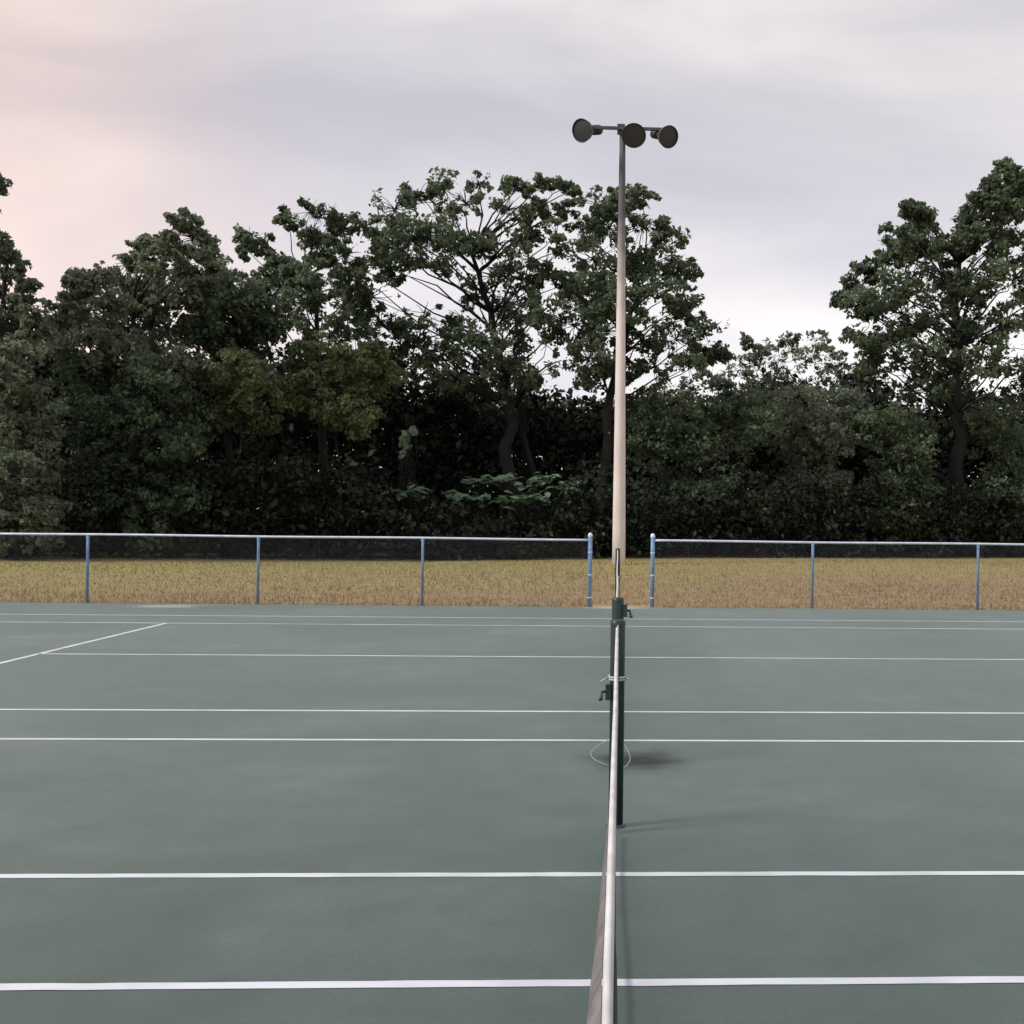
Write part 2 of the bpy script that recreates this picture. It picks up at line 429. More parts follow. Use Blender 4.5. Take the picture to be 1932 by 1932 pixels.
def make_net(c, label, y_from, y_to, near_flare=False):
    t = thing('tennis_net', (0, c, 0), label, 'net', 'nets along one line')
    ys = np.arange(y_from, y_to + 1e-6, 0.1)

    def sway(y, z):
        return -0.004 + (-0.013 * min(1, max(0, (4.6 - y) / 2.6)) if near_flare else 0) + 0.003 * math.sin(y * 0.9 + c) + 0.012 * (1 - z) * math.sin(y * 1.7 + 0.6 + c)
    # folded top tape: rounded ridge with two hanging flaps
    b = MB(); sec = []
    for y in ys:
        hz = net_h(y, c); s = sway(y, 1.0)
        pr = [(-0.0085, -0.058), (-0.0075, -0.008), (-0.0045, -0.001), (0.0, 0.001), (0.0045, -0.001), (0.0075, -0.008), (0.0085, -0.058)]
        sec += [(s + px_, y, hz + pz + 0.002 * math.sin(y * 13)) for px_, pz in pr]
    k = 7
    b.add(sec, [(i * k + j, i * k + j + 1, (i + 1) * k + j + 1, (i + 1) * k + j) for i in range(len(ys) - 1) for j in range(k - 1)])
    b.build('top_tape', tape_m, t, True)
    if near_flare:      # added strip on the left, coloured dark as the tape's shaded face
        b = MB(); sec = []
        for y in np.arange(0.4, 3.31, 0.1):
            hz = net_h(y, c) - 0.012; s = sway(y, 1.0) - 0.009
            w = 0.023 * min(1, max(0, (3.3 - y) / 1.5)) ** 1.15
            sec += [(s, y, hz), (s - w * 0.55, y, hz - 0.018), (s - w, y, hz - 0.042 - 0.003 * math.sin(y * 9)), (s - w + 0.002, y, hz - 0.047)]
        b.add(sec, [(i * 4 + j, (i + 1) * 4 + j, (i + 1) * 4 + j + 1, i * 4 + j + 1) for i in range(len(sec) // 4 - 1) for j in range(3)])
        o = b.build('tape_shaded_face', shade_face_m, t, True); o['label'] = 'grey mauve strip coloured as the shaded side of the tape'
    # square mesh of knotted twine
    b = MB()
    yy = np.arange(y_from, y_to + 1e-6, 0.045)
    for y in yy:
        hz = net_h(y, c) - 0.02
        zs = np.linspace(0.05, hz, 5)
        b.tube([(sway(y, z), y, z) for z in zs], 0.0017, 3, False)
    for r_ in range(20):
        fr = r_ / 19
        ym = np.arange(y_from, y_to + 1e-6, 0.18)
        b.tube([(sway(y, 0.05 + (net_h(y, c) - 0.07) * fr), y, 0.05 + (net_h(y, c) - 0.07) * fr) for y in ym], 0.0017, 3, False)
    o = b.build('net_mesh', twine_m, t); o['kind'] = 'stuff'
    b = MB(); b.tube([(sway(y, 0.05), y, 0.05) for y in np.arange(y_from, y_to + 1e-6, 0.2)], 0.008, 6)
    b.build('bottom_cord', twine_m, t)
    for y, s in ((y_to, 1), (y_from, -1)):
        b = MB(); b.box((0, y - s * 0.02, (net_h(y, c)) / 2 + 0.01), (0.02, 0.045, net_h(y, c) - 0.08)); b.build('side_band', twine_m, t)
    b = MB()
    b.tube([(0, y_to - 0.02, net_h(y_to, c) - 0.01), (0, y_to + 0.12, 1.05)], 0.004, 6); b.build('net_cable', steel_m, t)
    if y_from > 0:
        b = MB(); b.tube([(0, y_from + 0.02, net_h(y_from, c) - 0.01), (0, y_from - 0.12, 1.05)], 0.004, 6); b.build('net_cable', steel_m, t)
        b = MB(); b.box((0, c, 0.46), (0.028, 0.05, 0.92)); b.build('centre_strap', tape_m, t)
    return t


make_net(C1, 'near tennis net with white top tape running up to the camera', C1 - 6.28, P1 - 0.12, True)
make_net(C2, 'far tennis net on the second court, beyond the pair of posts', P2 + 0.12, P3 - 0.12)


def net_post(y, label, crank_side, crank_z, ring=None, top=1.085):
    t = thing('net_post', (0, y, 0), label, 'net post', 'net posts')
    b = MB()
    b.lathe([(0.0, 0.0), (0.038, 0.0), (0.038, top - 0.03), (0.036, top - 0.022)], Matrix.Translation((0, y, 0)), 20); b.build('post_tube', post_m, t, True)
    b = MB(); b.lathe([(0.0395, top - 0.028), (0.0395, top - 0.008), (0.032, top), (0.0, top + 0.003)], Matrix.Translation((0, y, 0)), 20); b.build('post_cap', post_m, t, True)
    b = MB(); b.lathe([(0.052, 0.0), (0.052, 0.006), (0.042, 0.010), (0.038, 0.014)], Matrix.Translation((0, y, 0)), 20); b.build('ground_sleeve', post_m, t, True)
    if crank_side:
        b = MB(); b.box((crank_side * 0.046, y, crank_z), (0.03, 0.06, 0.08)); w = b.build('winch', post_m, t)
        b = MB()
        b.tube([(crank_side * 0.06, y, crank_z), (crank_side * 0.078, y, crank_z), (crank_side * 0.082, y - 0.005, crank_z - 0.02), (crank_side * 0.080, y - 0.02, crank_z - 0.035)], 0.007, 8)
        b.tube([(crank_side * 0.076, y - 0.02, crank_z - 0.035), (crank_side * 0.096, y - 0.02, crank_z - 0.036)], 0.009, 8)
        b.build('crank_handle', post_m, w, True)
    if ring:
        b = MB()
        th = np.linspace(0, 2 * math.pi, 25)
        for dz in (-0.006, 0.006):
            b.tube([(0.044 * math.cos(a), y + 0.044 * math.sin(a), ring + dz + 0.004 * math.sin(a)) for a in th], 0.006, 6, False)
        b.tube([(-0.044, y - 0.01, ring), (-0.075, y - 0.03, ring - 0.012), (-0.085, y - 0.03, ring - 0.02)], 0.005, 6)
        b.tube([(0.044, y - 0.01, ring), (0.06, y - 0.03, ring - 0.006)], 0.005, 6)
        b.build('lacing_cord', cord_m, t, True)
    return t


net_post(P1, 'dark green net post at the end of the near net, crank on its left', -1, 0.70, 0.775, 1.075)
net_post(P2, 'dark green net post at the near end of the far net, above the dark patch', 1, 1.00, None, 1.085)
net_post(P3, 'small dark net post at the far end of the far net by the gateway', 0, 0.7, None, 1.07)

# spare white cord looped at the foot of the post
b = MB()
pts = []
for k in range(41):
    a = k / 40
    x = -0.05 + (-0.115) * math.sin(a * math.pi) * (1 if a < .6 else 0.98)
    pts.append((-0.04 - 0.13 * math.sin(math.pi * min(1, a * 1.15)) + 0.02 * a, P2 - 0.06 - 0.10 * a, 0.01 + 0.17 * (1 - a) ** 1.4))
b.tube(pts, 0.0022, 6)
pts = [(0.04 + 0.05 * math.sin(math.pi * a), P2 - 0.05 - 0.09 * a, 0.008 + 0.15 * (1 - a) ** 1.5) for a in np.linspace(0, 1, 20)]
b.tube(pts, 0.0022, 6)
o = b.build('slack_cord', cord_m, None, True)
o['label'] = 'slack white cord looped around the foot of the middle net post'; o['category'] = 'cord'

# ------------------------------------------------------------------ fence
fence_m = noisy('blue_grey_galvanised', (0.16, 0.29, 0.50), (0.26, 0.40, 0.62), 7.0, (0.35, 0.5), metal=0.35)
rail_m = noisy('galvanised_rail', (0.56, 0.62, 0.74), (0.70, 0.75, 0.84), 5.0, (0.3, 0.45), metal=0.35)
wire_m = noisy('weathered_wire', (0.12, 0.135, 0.16), (0.19, 0.205, 0.23), 12.0, (0.5, 0.6), metal=0.3)
RAIL = 1.165


def fence(xs, terminal, label):
    x0, x1 = min(xs), max(xs)
    t = thing('chain_link_fence', ((x0 + x1) / 2, FY, -0.05), label, 'fence', 'fence runs along the court edge')
    for x in xs:
        term = abs(x - terminal) < 1e-6
        r_ = 0.037 if term else 0.024
        top = RAIL + (0.075 if term else -0.018)
        b = MB(); b.lathe([(0, -0.1), (r_, -0.1), (r_, top), (r_ * 0.7, top + 0.02), (0, top + 0.03)], Matrix.Translation((x, FY, 0)), 14)
        p = b.build('fence_post', fence_m, t, True)
        if term:
            b = MB(); b.lathe([(r_ + .004, top - 0.02), (r_ + .006, top), (r_, top + 0.03), (r_ * .5, top + .05), (0, top + 0.055)], Matrix.Translation((x, FY, 0)), 14); b.build('post_cap', rail_m, p, True)
            for z in (0.15, 0.55, 0.95):
                b = MB(); b.lathe([(r_ + .004, z - .011), (r_ + .004, z + .011)], Matrix.Translation((x, FY, 0)), 14); b.build('tension_band', rail_m, p, True)
        else:
            b = MB(); b.lathe([(r_ + .004, RAIL - 0.075), (r_ + .005, RAIL - 0.03), (0.026, RAIL - 0.018)], Matrix.Translation((x, FY, 0)), 14); b.build('rail_loop', fence_m, p, True)
    b = MB()
    ends = (x0 - (0 if abs(x0 - terminal) < 1e-6 else 0.6), x1 + (0 if abs(x1 - terminal) < 1e-6 else 0.6))
    xx = np.linspace(*ends, 60)
    b.tube([(x, FY, RAIL + 0.004 * math.sin(x * 1.3)) for x in xx], 0.021, 10); b.build('top_rail', rail_m, t, True)
    # woven wire
    b = MB(); Z0, Z1, p = 0.0, RAIL - 0.02, 0.062
    hgt = Z1 - Z0
    for sgn in (1, -1):
        x = ends[0] - hgt
        while x < ends[1] + hgt:
            xa, xb, za, zb = x, x + hgt, Z0, Z1
            if xa < ends[0]:
                za += ends[0] - xa; xa = ends[0]
            if xb > ends[1]:
                zb -= xb - ends[1]; xb = ends[1]
            if xb > xa + .01:
                if sgn < 0:
                    za, zb = Z0 + Z1 - za, Z0 + Z1 - zb
                b.tube([(xa, FY - .027 + .002 * sgn, za), (xb, FY - .027 + .002 * sgn, zb)], 0.0009, 3, False)
            x += p
    o = b.build('chain_link_mesh', wire_m, t); o['kind'] = 'stuff'
    return t


fl_px = (-468, -152, 165, 487, 797, 1113)
fr_px = (1231, 1533, 1845, 2150)
fx = [at(p, 1080, FY).x for p in fl_px]
fence(fx, fx[-1], 'blue grey chain link fence run left of the gateway, along the grass')
fx = [at(p, 1080, FY).x for p in fr_px]
fence(fx, fx[0], 'blue grey chain link fence run right of the gateway, along the grass')


# ------------------------------------------------------------------ floodlight pole
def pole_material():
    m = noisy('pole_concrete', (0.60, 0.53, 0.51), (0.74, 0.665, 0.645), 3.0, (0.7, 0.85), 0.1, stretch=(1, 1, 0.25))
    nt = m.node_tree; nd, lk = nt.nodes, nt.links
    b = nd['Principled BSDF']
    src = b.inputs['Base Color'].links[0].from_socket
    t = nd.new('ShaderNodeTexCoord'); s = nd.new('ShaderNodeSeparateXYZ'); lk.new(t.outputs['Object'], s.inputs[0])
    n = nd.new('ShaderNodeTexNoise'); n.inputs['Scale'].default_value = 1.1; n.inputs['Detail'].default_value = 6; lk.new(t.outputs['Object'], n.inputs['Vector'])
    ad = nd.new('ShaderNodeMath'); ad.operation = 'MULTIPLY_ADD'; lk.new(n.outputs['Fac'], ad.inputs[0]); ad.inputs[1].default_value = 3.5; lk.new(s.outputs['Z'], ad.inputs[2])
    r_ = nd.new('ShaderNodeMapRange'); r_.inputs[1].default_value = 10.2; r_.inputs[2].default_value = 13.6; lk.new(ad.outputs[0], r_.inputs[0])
    mx_ = nd.new('ShaderNodeMix'); mx_.data_type = 'RGBA'; lk.new(r_.outputs[0], mx_.inputs[0]); lk.new(src, mx_.inputs[6]); mx_.inputs[7].default_value = (0.105, 0.10, 0.11, 1)   # backlit look of the upper shaft, put into its colour
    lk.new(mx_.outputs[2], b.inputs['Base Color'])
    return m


PY = 45.0
pb = at(1167.5, 1050, PY); pt = at(1173, 238, PY)
pole = thing('floodlight_pole', (pb.x, PY, -0.06), 'tall tapered floodlight pole with three round lamp heads before the trees', 'light pole')
b = MB()
zs = np.linspace(-0.4, pt.z, 12)
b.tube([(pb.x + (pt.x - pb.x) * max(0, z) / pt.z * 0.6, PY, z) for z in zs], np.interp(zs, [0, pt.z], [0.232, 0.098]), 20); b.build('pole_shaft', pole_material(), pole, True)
lamp_m = noisy('lamp_housing', (0.030, 0.033, 0.038), (0.055, 0.058, 0.064), 5.0, (0.45, 0.6), metal=0.3)
glass_m = mat('lamp_glass', (0.03, 0.032, 0.036), 0.5, 0.0, 0.5)
arm_m = noisy('crossarm_steel', (0.045, 0.05, 0.055), (0.09, 0.095, 0.1), 8.0, (0.5, 0.65), metal=0.4)
al = at(1098, 243, PY); ar = at(1262, 246, PY)
b = MB(); b.box(((al.x + ar.x) / 2, PY - 0.14, (al.z + ar.z) / 2), (ar.x - al.x + 0.1, 0.09, 0.10)); b.build('crossarm', arm_m, pole)
b = MB(); b.box((pt.x - 0.02, PY - 0.04, pt.z - 0.12), (0.26, 0.14, 0.34)); b.build('arm_bracket', arm_m, pole)


def floodlight(px, py, aim, size=1.0):
    c = at(px, py, PY - 0.35)
    q = Vector(aim).normalized().to_track_quat('Z', 'Y').to_matrix().to_4x4()
    M = Matrix.Translation(c) @ q @ Matrix.Scale(size, 4)
    b = MB()
    b.lathe([(0.0, -0.42), (0.13, -0.42), (0.15, -0.36), (0.15, -0.24), (0.22, -0.16), (0.32, 0.0), (0.375, 0.17), (0.385, 0.20), (0.365, 0.205), (0.355, 0.17)], M, 28)
    r_ = b.build('floodlight', lamp_m, pole, True)
    b = MB(); b.lathe([(0.0, 0.185), (0.2, 0.18), (0.357, 0.16)], M, 28); b.build('lens', glass_m, r_, True)
    b = MB(); b.lathe([(0.0, -0.80), (0.15, -0.80), (0.165, -0.77), (0.165, -0.46), (0.15, -0.421), (0.0, -0.421)], M, 18); b.build('ballast_housing', lamp_m, r_, True)
    b = MB()
    arm = Vector((c.x, PY - 0.14, (al.z + ar.z) / 2))
    bk = M @ Vector((0, 0, -0.38))
    b.tube([tuple(arm), tuple((arm + bk) / 2 + Vector((0, 0, 0.02))), tuple(bk)], 0.035, 8); b.build('yoke', arm_m, r_)
    return r_


floodlight(1104, 246, (-0.55, -0.76, -0.26), 1.04)
floodlight(1196, 254, (-0.02, -0.9, -0.40), 1.08)
floodlight(1256, 257, (0.48, -0.78, -0.32), 1.0)

# ------------------------------------------------------------------ vegetation
bark_m = noisy('bark', (0.007, 0.0065, 0.006), (0.018, 0.016, 0.014), 5.0, (0.85, 0.95), 0.5, stretch=(1, 1, 0.3))
L_OAK = leaf_mat('oak_leaves', (0.042, 0.066, 0.037), (0.112, 0.152, 0.086), (0.215, 0.265, 0.165), 0.44)
L_DARK = leaf_mat('dark_leaves', (0.034, 0.054, 0.034), (0.080, 0.116, 0.070), (0.155, 0.20, 0.125), 0.42)
L_OLIVE = leaf_mat('olive_leaves', (0.070, 0.092, 0.038), (0.145, 0.175, 0.082), (0.23, 0.26, 0.14), 0.42)
L_GREY = leaf_mat('grey_green_leaves', (0.090, 0.116, 0.076), (0.175, 0.212, 0.142), (0.26, 0.30, 0.21), 0.46)  # leaf tone lightened to carry the haze over the left trees
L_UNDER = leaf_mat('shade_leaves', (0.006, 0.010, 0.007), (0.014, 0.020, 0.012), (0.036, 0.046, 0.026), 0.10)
L_PALE = leaf_mat('pale_broad_leaves', (0.08, 0.13, 0.075), (0.16, 0.24, 0.145), (0.25, 0.34, 0.225), 0.25)


def leaf_mesh(name, cen, outw, m, size, parent=None, aspect=0.6, up=0.55, kind=None):
    """One mesh of many small folded leaf faces at the given centres."""
    n = len(cen)
    nor = rng.standard_normal((n, 3)); nor /= np.linalg.norm(nor, axis=1)[:, None]
    nor = nor + outw * 0.55 + np.array([0, 0, up]); nor /= np.linalg.norm(nor, axis=1)[:, None] + 1e-9
    d = rng.standard_normal((n, 3)) + np.array([0, 0, -0.35])
    d -= nor * (d * nor).sum(1)[:, None]; d /= np.linalg.norm(d, axis=1)[:, None] + 1e-9
    s = np.cross(nor, d)
    L = size * (0.45 + 1.25 * rng.random(n) ** 1.6)[:, None]
    Wd = L * aspect * 0.5
    v = np.empty((n, 4, 3))
    v[:, 0] = cen - d * L * 0.5
    v[:, 1] = cen + s * Wd + nor * L * 0.06 + d * L * 0.05
    v[:, 2] = cen + d * L * 0.5 - nor * L * 0.08
    v[:, 3] = cen - s * Wd + nor * L * 0.06 + d * L * 0.05
    if parent is not None:
        v -= np.array(parent.location)
    me = bpy.data.meshes.new(name)
    me.vertices.add(n * 4); me.vertices.foreach_set('co', v.reshape(-1).astype(np.float32))
    me.loops.add(n * 4); me.loops.foreach_set('vertex_index', np.arange(n * 4, dtype=np.int32))
    me.polygons.add(n); me.polygons.foreach_set('loop_start', np.arange(0, n * 4, 4, dtype=np.int32))
    me.polygons.foreach_set('loop_total', np.full(n, 4, dtype=np.int32))
    me.update(); me.validate()
    me.materials.append(m)
    o = bpy.data.objects.new(name, me); COL.objects.link(o)
    if parent is not None:
        o.parent = parent
    if kind:
        o['kind'] = kind
    return o


def sphere_pts(n, lo=0.0):
    p = rng.standard_normal((n, 3)); p /= np.linalg.norm(p, axis=1)[:, None]
    return p * (lo ** 3 + (1 - lo ** 3) * rng.random(n))[:, None] ** (1 / 3)


def curve(p0, p1, n=6, bend=0.12):
    p0, p1 = np.array(p0, float), np.array(p1, float)
    t = np.linspace(0, 1, n)[:, None]
    L = np.linalg.norm(p1 - p0)
    w = rng.standard_normal(3) * bend * L
    w[2] += 0.10 * L
    wig = rng.standard_normal((n, 3)) * 0.018 * L; wig[0] = wig[-1] = 0
    return p0 * (1 - t) + p1 * t + w * (t * (1 - t)) * 1.6 + wig


def plant(name, cat, label, base, lobes, Y, m, leaf=0.2, trunk_r=0.25, per=15, leaves=46, depth=2.4, group=None, lean=(0, 0), fork=0.45, clus=0.30, twig=True, fill=0.5, open_=0.0):
    """lobes: (px, py, radius px[, density]) in the photograph; each gets its own depth round Y."""
    bx = at(base, 1040, Y).x
    foot = Vector((bx, Y, -0.1))
    t = thing(name, foot, label, cat, group)
    cen, rad, den = [], [], []
    if cat == 'shrub' and m is not L_OLIVE:
        pxs = [l[0] for l in lobes]; w_ = max(pxs) - min(pxs); ylow = max(l[1] for l in lobes)
        lobes = list(lobes) + [(min(pxs) + w_ * (k_ + .5) / 4 + rng.normal(0, 8), y_, 40, .8) for y_ in range(int(ylow) + 35, 1015, 55) for k_ in range(4)]
    for l in lobes:
        r_ = l[2] / F * Y
        d = rng.uniform(-depth, depth)
        dn = l[3] if len(l) > 3 else 1.0
        cen.append(at(l[0], l[1], Y + d)); rad.append(r_ * 1.12); den.append(dn)
        if fill and rng.random() < fill:          # a second spray beside it, a little lower and deeper
            a_ = rng.uniform(0, 2 * math.pi)
            cen.append(at(l[0] + math.cos(a_) * l[2] * 0.75, l[1] + l[2] * (0.35 + 0.4 * math.sin(a_)), Y + rng.uniform(-depth, depth)))
            rad.append(r_ * 0.9); den.append(0.6 * dn)
    top = max(c.z for c in cen); midx = sum(c.x for c in cen) / len(cen)
    wood = MB()
    # leader
    fz = top * fork
    f0 = np.array([bx + (midx - bx) * 0.25 + lean[0], Y + lean[1], fz])
    tr = curve((bx, Y, -0.15), f0, 8, 0.05)
    rr = np.linspace(1.0, 0.62, 8) * trunk_r; rr[0] *= 1.35
    wood.tube(tr, rr, 10)
    f1 = np.array([midx, Y, top * 0.78])
    lead = curve(f0, f1, 7, 0.08)
    wood.tube(lead, np.linspace(0.6, 0.22, 7) * trunk_r, 8)
    stem = np.concatenate([tr[3:], lead])
    C, O = [], []
    for c, r_, dn in zip(cen, rad, den):
        c = np.array(c)
        # limb leaves the stem below the lobe
        cand = stem[stem[:, 2] < c[2] - 0.3 - 0.45 * np.hypot(stem[:, 0] - c[0], stem[:, 1] - c[1])]
        if len(cand) == 0:
            cand = stem[stem[:, 2] < c[2] - 0.3][:3] if (stem[:, 2] < c[2] - 0.3).any() else stem[:1]
        a = cand[np.argmin(np.linalg.norm(cand - c, axis=1) + 0.35 * (c[2] - cand[:, 2]))]
        wood.tube(curve(a, c, 7, 0.10), np.linspace(0.17, 0.035, 7) * trunk_r, 6)
        k = max(6, int(per * 1.7 * dn))
        q = sphere_pts(k, 0.25) * np.array([1.25, 1.25, 1.0]) * rng.uniform(0.8, 1.25, 3)
        pc = c + q * r_ * 0.82
        for j in range(k):
            if twig:
                wood.tube(curve(c, pc[j], 4, 0.12), np.linspace(0.055, 0.02, 4) * trunk_r + 0.004, 3, False)
            n = int(leaves * 0.95 * rng.uniform(0.6, 1.4))
            sp = sphere_pts(n, 0.0) * np.array([1, 1, 0.72])
            cr = clus * r_ * rng.uniform(0.7, 1.5)
            C.append(pc[j] + sp * cr); O.append(sp * 0.6 + q[j] * 0.6)
    wood.build('trunk', bark_m, t, True)
    C, O = np.concatenate(C), np.concatenate(O)
    if open_:          # gaps between the sprays where the sky shows through
        x, y, z = C.T
        g = np.sin(2.5 * x + 0.5 * y + 1.5 * np.sin(1.7 * z + 0.3 * y)) * np.sin(3.1 * z + 0.35 * y + 1.3 * np.sin(2.1 * x)) + 0.45 * np.sin(5.3 * x + 2.0 * np.sin(4.1 * z)) * np.sin(5.9 * z + x)
        keep_ = g + rng.normal(0, 0.10, len(g)) < 1.0 - open_
        C, O = C[keep_], O[keep_]
    leaf_mesh('crown' if cat == 'tree' else 'foliage', C, O, m, leaf, t)
    return t


# --- trees that stand out one by one
plant('oak_tree', 'tree', 'broad central oak left of the floodlight pole, sky showing through its crown', 972,
      [(745, 395, 42), (790, 370, 36), (835, 355, 34), (905, 350, 26, .8), (880, 385, 38), (975, 350, 24, .8), (1035, 348, 22, .7), (1075, 352, 14, .6), (960, 395, 34, .8), (1010, 390, 26, .6),
       (725, 460, 42, 1.2), (775, 450, 48, 1.3), (835, 450, 50, 1.3), (890, 465, 40, .9), (940, 460, 40, .9), (1000, 450, 34, .7), (1050, 440, 22, .5),
       (740, 505, 36), (810, 500, 40, 1.2), (930, 520, 46, 1.1), (985, 530, 46, 1.1), (1030, 500, 30, .7), (900, 560, 30, .8), (960, 590, 48, 1.1), (1020, 590, 40, .9),
       (700, 560, 36), (660, 590, 44), (720, 610, 40), (790, 640, 46), (850, 655, 46), (910, 640, 46), (970, 660, 46), (760, 690, 46), (830, 710, 54), (900, 715, 54), (960, 720, 50), (1010, 710, 34, .8), (690, 430, 26, .6), (680, 510, 30, .7), (1060, 395, 22, .5), (1070, 470, 26, .6), (1060, 540, 30, .7), (1050, 640, 26, .6), (870, 600, 30, .5), (800, 590, 24, .4)],
      53.5, L_OAK, 0.19, 0.32, 14, 44, 2.6, None, open_=0.85)
plant('oak_tree', 'tree', 'dense oak directly behind the floodlight pole, right side sloping down', 1130,
      [(1125, 385, 34, .8), (1170, 375, 30, .8), (1215, 375, 22, .7), (1105, 430, 32, .8), (1150, 430, 42), (1210, 425, 40), (1245, 450, 34, .8), (1120, 490, 44), (1175, 490, 48, 1.1), (1235, 500, 44), (1280, 510, 30, .8),
       (1085, 550, 44, 1.1), (1140, 555, 52, 1.3), (1200, 560, 46), (1255, 560, 36, .8), (1300, 600, 30, .8), (1330, 630, 40), (1275, 640, 46), (1350, 665, 26), (1085, 615, 50, 1.2), (1145, 625, 52, 1.2), (1210, 640, 46),
       (1110, 680, 44, .9), (1170, 690, 44), (1235, 690, 42, .9), (1300, 690, 40, .8)],
      53.0, L_OAK, 0.19, 0.28, 14, 46, 2.4, None, open_=0.72)
plant('oak_tree', 'tree', 'open crowned oak with a tuft on top, left of the central oak', 610,
      [(545, 410, 26), (585, 400, 30), (620, 405, 26), (590, 435, 34), (635, 445, 28), (470, 450, 26, .8), (500, 465, 22, .7), (650, 480, 34), (610, 480, 30, .7), (545, 500, 36), (510, 540, 34), (580, 540, 44), (640, 540, 36),
       (545, 590, 46, 1.1), (610, 600, 46, 1.1), (480, 590, 36), (670, 640, 40), (590, 650, 46)],
      50.5, L_OAK, 0.19, 0.22, 14, 44, 2.2, None, open_=0.82)
plant('oak_tree', 'tree', 'grey green domed tree with a pointed top on the left', 330,
      [(340, 425, 26), (365, 450, 30), (325, 465, 30), (385, 475, 26), (265, 460, 22), (290, 490, 30), (240, 500, 22), (345, 505, 36), (400, 510, 28, .8), (230, 535, 36), (285, 545, 42), (345, 555, 44), (170, 530, 36), (140, 545, 22, .8), (190, 580, 46), (250, 600, 52), (320, 620, 52), (170, 640, 50), (110, 600, 28), (110, 650, 42),
       (240, 670, 52), (320, 690, 48)],
      45.5, L_GREY, 0.17, 0.24, 16, 50, 2.0, None, open_=0.4)
plant('oak_tree', 'tree', 'dark round topped tree between the grey green tree and the open oak', 430,
      [(430, 545, 42, 1.2), (395, 560, 36), (470, 575, 40, 1.2), (420, 600, 46, 1.2), (380, 620, 42), (465, 630, 42), (500, 620, 28), (430, 655, 48)],
      47.5, L_DARK, 0.18, 0.2, 17, 48, 1.6, None)
plant('oak_tree', 'tree', 'tall thin leaved tree cut by the left edge', -10,
      [(-30, 345, 30, .8), (-10, 460, 26), (10, 490, 26), (-25, 520, 40), (30, 515, 24, .8), (55, 540, 20, .8), (5, 555, 36), (50, 570, 26), (20, 610, 40), (-40, 600, 50), (60, 620, 30), (15, 660, 40), (-50, 420, 40)],
      43.0, L_GREY, 0.17, 0.22, 14, 46, 1.6, None, fork=0.55, open_=0.6)
plant('oak_tree', 'tree', 'big spreading oak filling the right edge', 1805,
      [(1720, 395, 26), (1745, 415, 24), (1690, 440, 26, .8), (1740, 460, 38, 1.2), (1690, 480, 38, 1.2), (1790, 465, 36), (1850, 450, 34), (1885, 390, 28, .8), (1880, 345, 22, .8), (1915, 340, 24, .8), (1910, 400, 30, .8), (1895, 450, 38),
       (1650, 510, 34, 1.1), (1720, 525, 46, 1.3), (1785, 525, 46, 1.2), (1850, 530, 46, 1.1), (1910, 530, 46), (1610, 550, 28), (1590, 565, 18), (1640, 575, 42), (1700, 590, 40, .9), (1770, 600, 46), (1840, 610, 46), (1900, 610, 46),
       (1625, 630, 34, .9), (1680, 650, 42), (1745, 660, 44, .9), (1815, 670, 46), (1885, 680, 46), (1650, 690, 36, .8), (1720, 715, 42, .8), (1790, 725, 38, .8), (1850, 405, 36), (1865, 365, 28), (1825, 440, 36), (1895, 320, 22), (1935, 370, 40), (1960, 430, 60), (1975, 550, 70), (1970, 660, 70), (1980, 330, 40), (1930, 730, 50)],
      57.5, L_OAK, 0.20, 0.36, 15, 46, 3.0, None, fill=0.9, open_=0.68)
plant('slender_tree', 'tree', 'low wispy pale tree in the dip beside the right oak', 1480,
      [(1405, 640, 14, .6), (1440, 660, 22, .7), (1490, 640, 22, .7), (1545, 640, 24, .7), (1570, 665, 26, .8), (1400, 690, 28, .8), (1460, 690, 32, .9), (1520, 680, 34), (1340, 710, 26, .7), (1375, 725, 30, .9), (1430, 725, 34), (1490, 725, 36), (1550, 720, 38), (1300, 735, 26, .7)],
      60.5, L_GREY, 0.17, 0.12, 12, 34, 2.0, None, fork=0.35, open_=0.7)

# --- shrubs in front of the wood
plant('shrub', 'shrub', 'tall pale bush at the left edge behind the fence', 30,
      [(15, 690, 36), (45, 720, 38), (0, 740, 46), (60, 775, 42), (25, 800, 48), (75, 830, 36), (40, 860, 50), (0, 880, 50), (80, 900, 34), (45, 930, 44), (10, 960, 46), (85, 960, 30)],
      42.0, L_GREY, 0.15, 0.07, 16, 50, 1.0, 'bushes along the wood edge', fork=0.3)
plant('shrub', 'shrub', 'yellow olive bush below the dark round topped tree', 450,
      [(430, 655, 24), (445, 690, 36), (480, 700, 32), (410, 720, 34), (455, 740, 42), (500, 745, 36), (430, 780, 42), (485, 795, 44)],
      46.5, L_OLIVE, 0.15, 0.07, 15, 46, 1.0, 'bushes along the wood edge', fork=0.3)
plant('shrub', 'shrub', 'brighter olive bush beneath the open crowned oak', 640,
      [(565, 670, 30), (610, 665, 32), (650, 690, 36), (700, 680, 34), (730, 700, 24), (580, 710, 36), (630, 730, 40), (690, 730, 40), (560, 745, 34), (610, 770, 40), (660, 775, 40)],
      48.0, L_OLIVE, 0.15, 0.07, 15, 46, 1.1, 'bushes along the wood edge', fork=0.3)
plant('shrub', 'shrub', 'grey green bush filling the gap right of the left edge bush', 230,
      [(150, 700, 46), (210, 700, 50), (280, 730, 50), (340, 740, 46), (180, 750, 50), (240, 780, 54), (310, 800, 54), (370, 790, 44), (140, 800, 40)],
      45.0, L_DARK, 0.16, 0.08, 16, 50, 1.2, 'bushes along the wood edge', fork=0.3)
